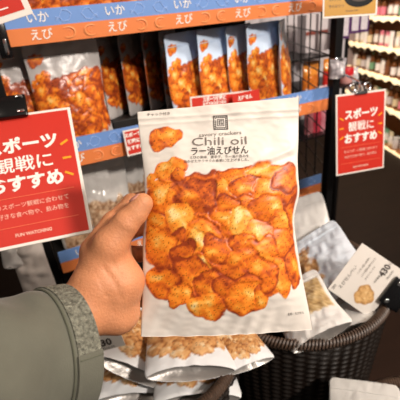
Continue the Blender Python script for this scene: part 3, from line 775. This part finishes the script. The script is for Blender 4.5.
simple_pack('snack_pack', 'orange-topped red pack beside the black post', 'snack pouch', 329, 1.38, T1, 0.06, 0.11, 0.018, 'e9902c', 'c9302a', 0.55)
pc = onY(337, 78, 0.842)
tt = thing('film_pack', 'crumpled clear film bag fastened to the black post beside the orange pack', 'film bag', TR(pc, rad(-15), 0))
pouch_mesh(tt, 0.048, 0.05, 0.014, 26, 26, np.array(lin('b3adb2')), M['clear_film'], window=lambda U, V: (np.tile(np.array(lin('b3adb2')), (len(U), 1))*(0.85+0.3*nz(U*40, V*40, 7, 1))[:, None], 0*U), wrinkle=0.005)
mb = MB(); mb.box((-0.012, -0.004, 0.044), (0.012, 0.027, 0.052), 0.001); mb.build('fastener', M['chrome'], tt, True)
for px, lab in ((306, 'upright white carton nearest the pale blue pouches'), (318, 'upright white carton in the middle, behind the side grid'), (330, 'upright white carton nearest the black post')):
    p = onY(px, 40, 1.45)
    t = thing('carton', lab, 'carton', TR((p.x, 1.45, T2+0.001)), SRG)
    mb = MB(); mb.box((-.026, -.03, 0), (.026, .03, 0.15), 0.002); mb.build('box', mat('pale carton', 'd2c9cc', 0.5, noise=.05), t)
    mb = MB(); mb.box((-.0262, -.0306, 0.07), (.0262, -.0300, 0.085)); mb.build('red_stripe', mat('brown red print', '8d4a40', 0.5), t)
# red lidded tubs
for px, lab, Y in ((345, 'red-lidded pink tub just left of the chrome sign clip', 1.345), ):
    p = onY(px, 88, Y)
    t = thing('snack_tub', lab, 'tub', TR((p.x, Y, T1+0.001)), SRG)
    mb = MB(); mb.lathe([(0.026, 0), (0.028, 0.003), (0.030, 0.030), (0.030, 0.036)], 24); mb.build('cup', mat('pink tub', 'e7a9a4', 0.35), t, True)
    mb = MB(); mb.lathe([(0.0315, 0.0361), (0.0315, 0.062), (0.029, 0.066), (0.002, 0.0665)], 24); mb.build('lid', mat('red lid', 'd6222c', 0.35), t, True)
simple_pack('film_pack', 'small white film pack right of the red-lidded tub', 'snack pouch', 356, 1.34, T1, 0.04, 0.06, 0.016, 'e3e0e2', 'd2d0d4', 0.5)
for k_, (px, c1, c2, lab) in enumerate(((319, 'd9cfd2', 'b63a4a', 'white pack with red lower half behind the side grid, under the orange packs'), (327, 'e6b9c0', 'd98a98', 'pink pack behind the side grid, under the orange packs'), (311, 'c9c2c4', '9a5a60', 'grey and dull red pack behind the side grid, under the orange packs'))):
    simple_pack('snack_pack', lab, 'snack pouch', px, 1.35, T0, 0.05, 0.2, 0.02, c1, c2, 0.55)
# purple-framed packs hanging in the aisle, on their own peg
pg = thing('peg_hook', 'thin black hook carrying the purple-framed packs', 'hook', TR((0.835, 0.89, 1.470)))
hp = Vector((0.835, 0.89, 1.470))
e0 = onY(338, 12, 1.25); e1 = onY(372, 14, 1.28)
e0.z = e1.z = 1.448
mb = MB(); mb.tube([(0, 0, 0), e0-hp-Vector((0.03, 0.03, 0)), e1-hp+Vector((0.02, 0, 0.0))], 0.003, 8); mb.build('rod', M['black_metal'], pg)
purple = mat('purple card', '5b2f6b', 0.45); pw = mat('pale window print', 'e8dfe6', 0.4, noise=0.15, nscale=60)
for k_, (px, lab) in enumerate(((346, 'purple-framed pack nearest the black post'), (356, 'purple-framed pack in the middle of its peg'), (365, 'purple-framed pack nearest the lit shelves'))):
    p = onY(px, 14, 1.25); p.z = 1.444
    t = thing('hanging_pack', lab, 'snack pouch', TR(p, rad(-35), 0), 'purple-framed packs on a peg')
    hgt = 0.098 if k_ < 1 else 0.084
    mb = MB(); mb.box((-.0185, 0, -hgt), (.0185, 0.009, -0.001), 0.002); mb.build('purple_card', purple, t)
    mb = MB(); mb.box((-.0125, -0.002, -hgt+.010), (.0125, 0.0003, -0.012), 0.0006); mb.build('window_print', pw, t)

# ================================================================ lit shelves across the aisle
SD = Vector((math.sin(rad(21)), math.cos(rad(21)), 0)); SN = Vector((-SD.y, SD.x, 0))
P0 = at(370, 73, 4.3)
def on_plane(px, py, off=0.0):
    r = fw + rt*((px-200)/F) - up*((py-200)/F); Q = P0-SN*off
    return CAM + r*((Q-CAM).dot(SN)/r.dot(SN))
hs = [on_plane(370, y).z for y in (-8, 17.5, 46, 73, 101, 138)]
s0 = (on_plane(345, 60)-P0).dot(SD); s1 = (on_plane(412, 60)-P0).dot(SD)
sm = frame(Vector((P0.x, P0.y, 0)), -SD, (0, 0, 1))   # local x runs towards the viewer, local -y faces the aisle
LX0, LX1 = -s0, -s1+0.3
if (sm @ Vector((0, -1, 0))-sm @ Vector((0, 0, 0))).dot(SN) < 0: print('shelf faces away')
dsh = thing('lit_display_shelves', 'wooden display shelves with glowing scalloped edges at the right', 'shelving', sm)
wood = mat('warm brown wood', 'a06c3e', 0.5, noise=0.15, nscale=8)
DEP = 0.32
mb = MB(); mb.box((LX0, DEP, 0), (LX1, DEP+0.02, 2.2)); mb.build('back_panel', wood, dsh)
for x in (LX0, LX1-0.02):
    mb = MB(); mb.box((x-0.012, 0.0, 0), (x+0.012, DEP, 2.2)); mb.build('side_panel', mat('pale end panel', '9b8a86', 0.5), dsh)
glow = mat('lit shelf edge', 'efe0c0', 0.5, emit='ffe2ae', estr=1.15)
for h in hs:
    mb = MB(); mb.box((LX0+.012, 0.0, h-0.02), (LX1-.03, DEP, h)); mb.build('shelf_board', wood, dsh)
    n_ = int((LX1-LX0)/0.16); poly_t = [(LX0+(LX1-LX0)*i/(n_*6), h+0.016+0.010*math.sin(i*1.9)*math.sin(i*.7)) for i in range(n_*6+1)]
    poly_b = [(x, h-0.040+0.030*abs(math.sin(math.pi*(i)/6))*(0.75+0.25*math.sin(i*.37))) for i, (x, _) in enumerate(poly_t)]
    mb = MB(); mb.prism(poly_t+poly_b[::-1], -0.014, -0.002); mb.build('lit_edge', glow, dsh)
mb = MB(); mb.box((LX0+.012, 0.02, 0), (LX1-.03, DEP, hs[-1]-0.2)); mb.build('base_cabinet', M['black_board'], dsh)
cols = [('green', '6f9a78'), ('pink', 'd9798a'), ('white', 'efe6e2'), ('pale grey', 'c9bfbd'), ('brown', '7a4a32'), ('cream', 'd9c8a4'), ('dark', '3a2a26')]
protos = {}
rows = ['top', 'second', 'third', 'fourth', 'lowest']
def shelf_item(kind, ci):
    cn, cv = cols[ci]
    key = (kind, ci)
    t = thing({'bottle': 'glass_bottle', 'jar': 'food_jar', 'pack': 'snack_pack'}[kind], '', kind)
    mc = bpy.data.materials.get('goods '+cn) or mat('goods '+cn, cv, 0.4)
    if kind == 'bottle':
        mb = MB(); mb.lathe([(0.030, 0), (0.033, 0.004), (0.033, 0.11), (0.012, 0.15), (0.012, 0.175)], 16); mb.build('bottle_body', bpy.data.materials.get('amber glass') or mat('amber glass', '6e4325', 0.12), t, True)
        mb = MB(); mb.lathe([(0.0336, 0.02), (0.0336, 0.095)], 16, cap=False); mb.build('bottle_label', mc, t, True)
        mb = MB(); mb.lathe([(0.0135, 0.1755), (0.0135, 0.198), (0.011, 0.2)], 16); mb.build('cap', mc, t, True)
    elif kind == 'jar':
        mb = MB(); mb.lathe([(0.036, 0), (0.039, 0.004), (0.039, 0.085), (0.032, 0.1)], 16); mb.build('jar_body', mc, t, True)
        mb = MB(); mb.lathe([(0.035, 0.1002), (0.035, 0.12), (0.033, 0.122)], 16); mb.build('lid', bpy.data.materials.get('white lid') or mat('white lid', 'd8d2cc', 0.4), t, True)
    else:
        a = np.array(lin(cv))
        pouch_mesh(t, 0.085, 0.15, 0.022, 12, 14, a, M['film'], window=lambda U, V: (mixc(np.tile(a, (len(U), 1)), np.array(lin('e6ddd6')), sst(.62, .58, np.abs(V-.45)+.35)), 0*U), wrinkle=0.002)
    return t
rr = random.Random(11)
for r_, h in enumerate(hs[1:]):
    x = LX0+0.10; i = 0
    while x < LX1-0.10:
        kind = rr.choice(['pack', 'bottle', 'jar', 'pack', 'bottle']) ; ci = rr.choice([0, 1, 2, 2, 2, 3, 3, 5, 5, 4])
        key = (kind, ci)
        if key not in protos: t = protos[key] = shelf_item(kind, ci)
        else: t = copy_tree(protos[key])
        t.matrix_world = sm @ TR((x, 0.075+rr.uniform(0, .02), h+0.001))
        t['category'] = {'bottle': 'bottle', 'jar': 'jar', 'pack': 'snack pouch'}[kind]
        t['label'] = 'small %s %s standing on the %s lit shelf across the aisle' % (cols[ci][0], {'bottle': 'labelled bottle', 'jar': 'jar', 'pack': 'packet'}[kind], rows[r_])
        t['group'] = 'goods on the lit shelves'
        x += 0.115; i += 1

# ================================================================ the person: forearm and hand, built as one surface
person = thing('person', 'hand and forearm in a grey-green jacket sleeve reaching in and holding up the cracker pouch', 'person', Matrix.Translation(at(-60, 400, 0.27)))
PI_ = person.matrix_world.inverted()
def hp_(px, py, d): return np.array(PI_ @ at(px, py, d))
caps = []   # (a, b, ra, rb, blend)
def cap(a, b, ra, rb, k=0.006): caps.append((hp_(*a), hp_(*b), ra/1000, rb/1000, k))
# forearm and wrist
cap((40, 352, .352), (78, 312, .378), 25, 25.5)
cap((78, 312, .378), (100, 284, .388), 25.5, 25)
# back of the hand towards the knuckles
cap((99, 284, .388), (105, 260, .396), 27, 23.5)
cap((107, 262, .396), (116, 250, .412), 21, 16, .010)
# thumb base, thumb
cap((104, 262, .386), (110, 245, .382), 19, 16.5)
cap((110, 245, .382), (126, 223, .381), 16.5, 13.0)
cap((126, 223, .381), (142, 203.5, .3825), 12.6, 9.6, .004)
cap((137, 214, .3815), (142.5, 204, .3825), 10.5, 9.6, .004)
# ball of the thumb and heel of the palm along the pouch edge
cap((112, 262, .392), (121, 282, .392), 17, 21, .010)
cap((121, 282, .392), (116, 312, .394), 22, 20, .010)
cap((122, 296, .398), (128, 312, .402), 15, 12, .008)
cap((96, 312, .386), (118, 316, .394), 21, 17, .010)
# fingers behind the pouch, index nearest the top
for (y0, dy, ln, r) in ((236, -14, 62, 8.8), (256, -4, 72, 9.2), (276, 4, 66, 8.8), (294, 12, 52, 7.6)):
    cap((112, y0+8, .412), (132, y0+dy*.4, .432), r+2.5, r, .006)
    cap((132, y0+dy*.4, .432), (132+ln*.45, y0+dy*.8, .434), r, r*.92, .003)
    cap((132+ln*.45, y0+dy*.8, .434), (132+ln*.75, y0+dy, .428), r*.92, r*.84, .003)
    cap((132+ln*.75, y0+dy, .428), (132+ln, y0+dy*1.1, .424), r*.84, r*.72, .003)
# the side of the first finger that shows above the thumb
cap((93, 250, .400), (112, 222, .410), 13, 10.5, .008)
cap((112, 222, .410), (131, 201.5, .418), 9.5, 8.0, .004)
cap((131, 201.5, .418), (150, 196, .426), 8.0, 7.4, .004)
creases = [([(104, 268, .37), (113, 280, .37), (119, 291, .372), (122, 302, .375)], .0012, .0016), ([(112, 262, .37), (119, 272, .37), (125, 279, .372)], .0008, .0014),
           ([(97, 276, .365), (104, 290, .366), (108, 301, .37)], .0007, .0014), ([(118, 322, .38), (110, 303, .372), (104, 290, .366)], .0006, .0014),
           ([(118, 228, .37), (124, 231, .37), (130, 233, .372)], .0006, .001), ([(122, 219, .37), (128, 222, .37), (134, 223, .372)], .0005, .001)]
allp = np.array([c[0] for c in caps]+[c[1] for c in caps])
lo, hi = allp.min(0)-.034, allp.max(0)+.034
vs = 0.0019
dims = np.ceil((hi-lo)/vs).astype(int)+1
gx, gy, gz = [lo[i]+vs*np.arange(dims[i]) for i in range(3)]
G = np.stack(np.meshgrid(gx, gy, gz, indexing='ij'), -1).reshape(-1, 3).astype(np.float32)
sd = None
def segd(G, a, b):
    ab = (b-a).astype(np.float32); tt_ = np.clip(((G-a.astype(np.float32))@ab)/max(float(ab@ab), 1e-12), 0, 1)
    return np.linalg.norm(G-a.astype(np.float32)-tt_[:, None]*ab, axis=1), tt_
for a, b, ra, rb, kk in caps:
    dd, tt_ = segd(G, a, b); d_ = dd-(ra+(rb-ra)*tt_)
    if sd is None: sd = d_
    else:
        hh = np.clip(kk-np.abs(sd-d_), 0, None)/kk; sd = np.minimum(sd, d_)-hh*hh*kk*0.25
for pts, amp, wd in creases:
    P_ = [hp_(*p) for p in pts]
    dm = None
    # creases act along the view ray so that they meet the skin wherever it lies
    cam_l = np.array(PI_ @ CAM)
    rayG = G-cam_l; rn = np.linalg.norm(rayG, axis=1)
    for a, b in zip(P_, P_[1:]):
        sc_ = np.linalg.norm((a+b)/2-cam_l); Gp = cam_l+rayG*(sc_/rn)[:, None]
        dd, _ = segd(Gp, a, b); dm = dd if dm is None else np.minimum(dm, dd)
    sd = sd+amp*np.exp(-(dm/wd)**2)*(rn < sc_+.03)
# keep the hand clear of the pouch: thumb pad in front, fingers behind
sd = sd.reshape(dims)
def surface_nets(sd, lo, vs):
    neg = sd < 0; nx_, ny_, nz_ = sd.shape
    cnt = np.zeros((nx_-1, ny_-1, nz_-1), int); acc = np.zeros(cnt.shape+(3,)); ne = np.zeros(cnt.shape)
    cor = [(i, j, k) for i in (0, 1) for j in (0, 1) for k in (0, 1)]
    def sl(c): return sd[c[0]:nx_-1+c[0], c[1]:ny_-1+c[1], c[2]:nz_-1+c[2]]
    for c in cor: cnt += (sl(c) < 0)
    act = (cnt > 0) & (cnt < 8)
    for a in cor:
        for ax in range(3):
            if a[ax] == 0:
                b = list(a); b[ax] = 1; b = tuple(b)
                A, B = sl(a), sl(b); cr = (A < 0) != (B < 0)
                t_ = np.where(cr, A/np.where(cr, A-B, 1), 0)
                p = np.stack([np.full(A.shape, a[0], float), np.full(A.shape, a[1], float), np.full(A.shape, a[2], float)], -1); p[..., ax] += t_
                acc += np.where(cr[..., None], p, 0); ne += cr
    idx = -np.ones(cnt.shape, int); I = np.argwhere(act); idx[act] = np.arange(len(I))
    V = lo+vs*(I+acc[act]/ne[act][:, None])
    Fs = []
    for ax in range(3):
        o1, o2 = (ax+1) % 3, (ax+2) % 3
        A = [slice(0, n) for n in sd.shape]; B = list(A); A[ax] = slice(0, sd.shape[ax]-1); B[ax] = slice(1, sd.shape[ax])
        a_, b_ = neg[tuple(A)], neg[tuple(B)]
        for e_ in np.argwhere(a_ != b_):
            if e_[o1] == 0 or e_[o2] == 0 or e_[o1] >= sd.shape[o1]-1 or e_[o2] >= sd.shape[o2]-1: continue
            q = []
            for d1, d2 in ((0, 0), (1, 0), (1, 1), (0, 1)):
                c = e_.copy(); c[o1] -= d1; c[o2] -= d2; q.append(idx[tuple(c)])
            if min(q) < 0: continue
            Fs.append(q[::-1] if not a_[tuple(e_)] else q)
    return V, Fs
HV, HF = surface_nets(sd, lo, vs)
hand = raw('hand_and_forearm', HV, HF, M['skin'], person)
mod = hand.modifiers.new('smooth', 'LAPLACIANSMOOTH'); mod.iterations = 2; mod.lambda_factor = 0.3
# thumbnail, seen almost edge-on at the upper side of the thumb tip
nb = MB(); bmesh.ops.create_uvsphere(nb.bm, u_segments=20, v_segments=12, radius=1)
na = Vector(hp_(146, 196, .380))-Vector(hp_(133, 206, .377)); na.normalize()
nn_ = (Vector(hp_(128, 190, .378))-Vector(hp_(141, 203, .3825))).normalized()
NM = frame(Vector(hp_(141, 204, .3825))+nn_*0.0086, na, nn_)
for v_ in nb.bm.verts: v_.co = NM @ Vector((v_.co.x*0.0068, v_.co.y*0.0058, v_.co.z*0.0019-0.018*(v_.co.y*0.0058)**2*20))
nb.build('thumbnail', M['nail'], person, True)

# jacket sleeve: rings along the forearm
RC = [(-130, 412, .235), (-70, 394, .265), (-20, 376, .295), (18, 363, .320), (46, 354, .340), (69, 347, .354)]
RR = [.058, .058, .057, .0555, .0545, .0535]
C_ = [Vector(hp_(*c)) for c in RC]
def spl(t):
    t = min(max(t, 0), 1)*(len(C_)-1); i = min(int(t), len(C_)-2); f = t-i
    p = C_[i].lerp(C_[i+1], f); r = RR[i]*(1-f)+RR[i+1]*f
    return p, r
axis = (C_[-1]-C_[-3]).normalized()
a1 = (Vector(np.array(up))-axis*axis.dot(Vector(np.array(up)))).normalized(); a2 = axis.cross(a1)
tow_ = -fw
if a2.dot(tow_) < 0: a2 = -a2            # a2 points to the viewer's side
def sleeve_pt(t, ph, off=0.0):
    p, r = spl(t)
    tv = t*len(C_)
    fold = 0.0016*math.sin(ph*3+tv*1.7)+0.0012*math.sin(ph*5-tv*2.6)+0.0022*math.sin(tv*3.1+ph)*math.sin(ph*2+1)
    fold *= min(1, max(0, (0.80-t)*6))
    r = r+fold+off
    return p+a1*(r*math.cos(ph))+a2*(r*0.94*math.sin(ph))
def sheet(name, t0, t1, p0, p1, nt_, np_, off, m, parent, thick=0.0015, closed=False):
    V = []; 
    for k in (0, 1):
        for i in range(nt_):
            for j in range(np_):
                tt_ = t0+(t1-t0)*i/(nt_-1); ph = p0+(p1-p0)*j/(np_-(0 if closed else 1))
                V.append(sleeve_pt(tt_, ph, off-(thick if k else 0)))
    n = nt_*np_; Fc = []
    for i in range(nt_-1):
        for j in range(np_ if closed else np_-1):
            a, b = i*np_+j, i*np_+(j+1) % np_; Fc.append((a, b, b+np_, a+np_)); Fc.append((a+n, a+np_+n, b+np_+n, b+n))
    for j in range(np_ if closed else np_-1):
        for i in (0, nt_-1):
            a, b = i*np_+j, i*np_+(j+1) % np_; Fc.append((a, b, b+n, a+n))
    if not closed:
        for i in range(nt_-1):
            for j in (0, np_-1):
                a, b = i*np_+j, (i+1)*np_+j; Fc.append((a, b, b+n, a+n))
    o = raw(name, V, Fc, m, parent); bm = bmesh.new(); bm.from_mesh(o.data); bmesh.ops.recalc_face_normals(bm, faces=bm.faces); bm.to_mesh(o.data); bm.free()
    o.data.set_sharp_from_angle(angle=rad(50)); return o
slv = sheet('jacket_sleeve', 0.0, 0.80, 0, 2*math.pi, 60, 90, 0, M['jacket'], person, 0.003, True)
cuff = sheet('cuff', 0.785, 1.0, 0, 2*math.pi, 14, 90, 0.0022, M['jacket'], slv, 0.004, True)
velc = sheet('velcro_strip', 0.80, 0.992, -0.9, 1.40, 14, 50, 0.0036, M['velcro'], slv, 0.0014)
tab = sheet('cuff_tab', 0.79, 0.997, 1.36, 2.7, 14, 40, 0.0054, M['jacket'], slv, 0.0032)
mb = MB(); mb.tube([sleeve_pt(0.780, a, 0.0012) for a in np.linspace(0, 2*math.pi, 80, False)], 0.0011, 6, True); mb.build('cuff_seam', M['stitch'], slv, True)
mb = MB(); mb.tube([sleeve_pt(t_, 1.42, 0.0058) for t_ in np.linspace(0.80, 0.995, 20)], 0.0006, 6); mb.build('tab_stitching', M['stitch'], slv, True)
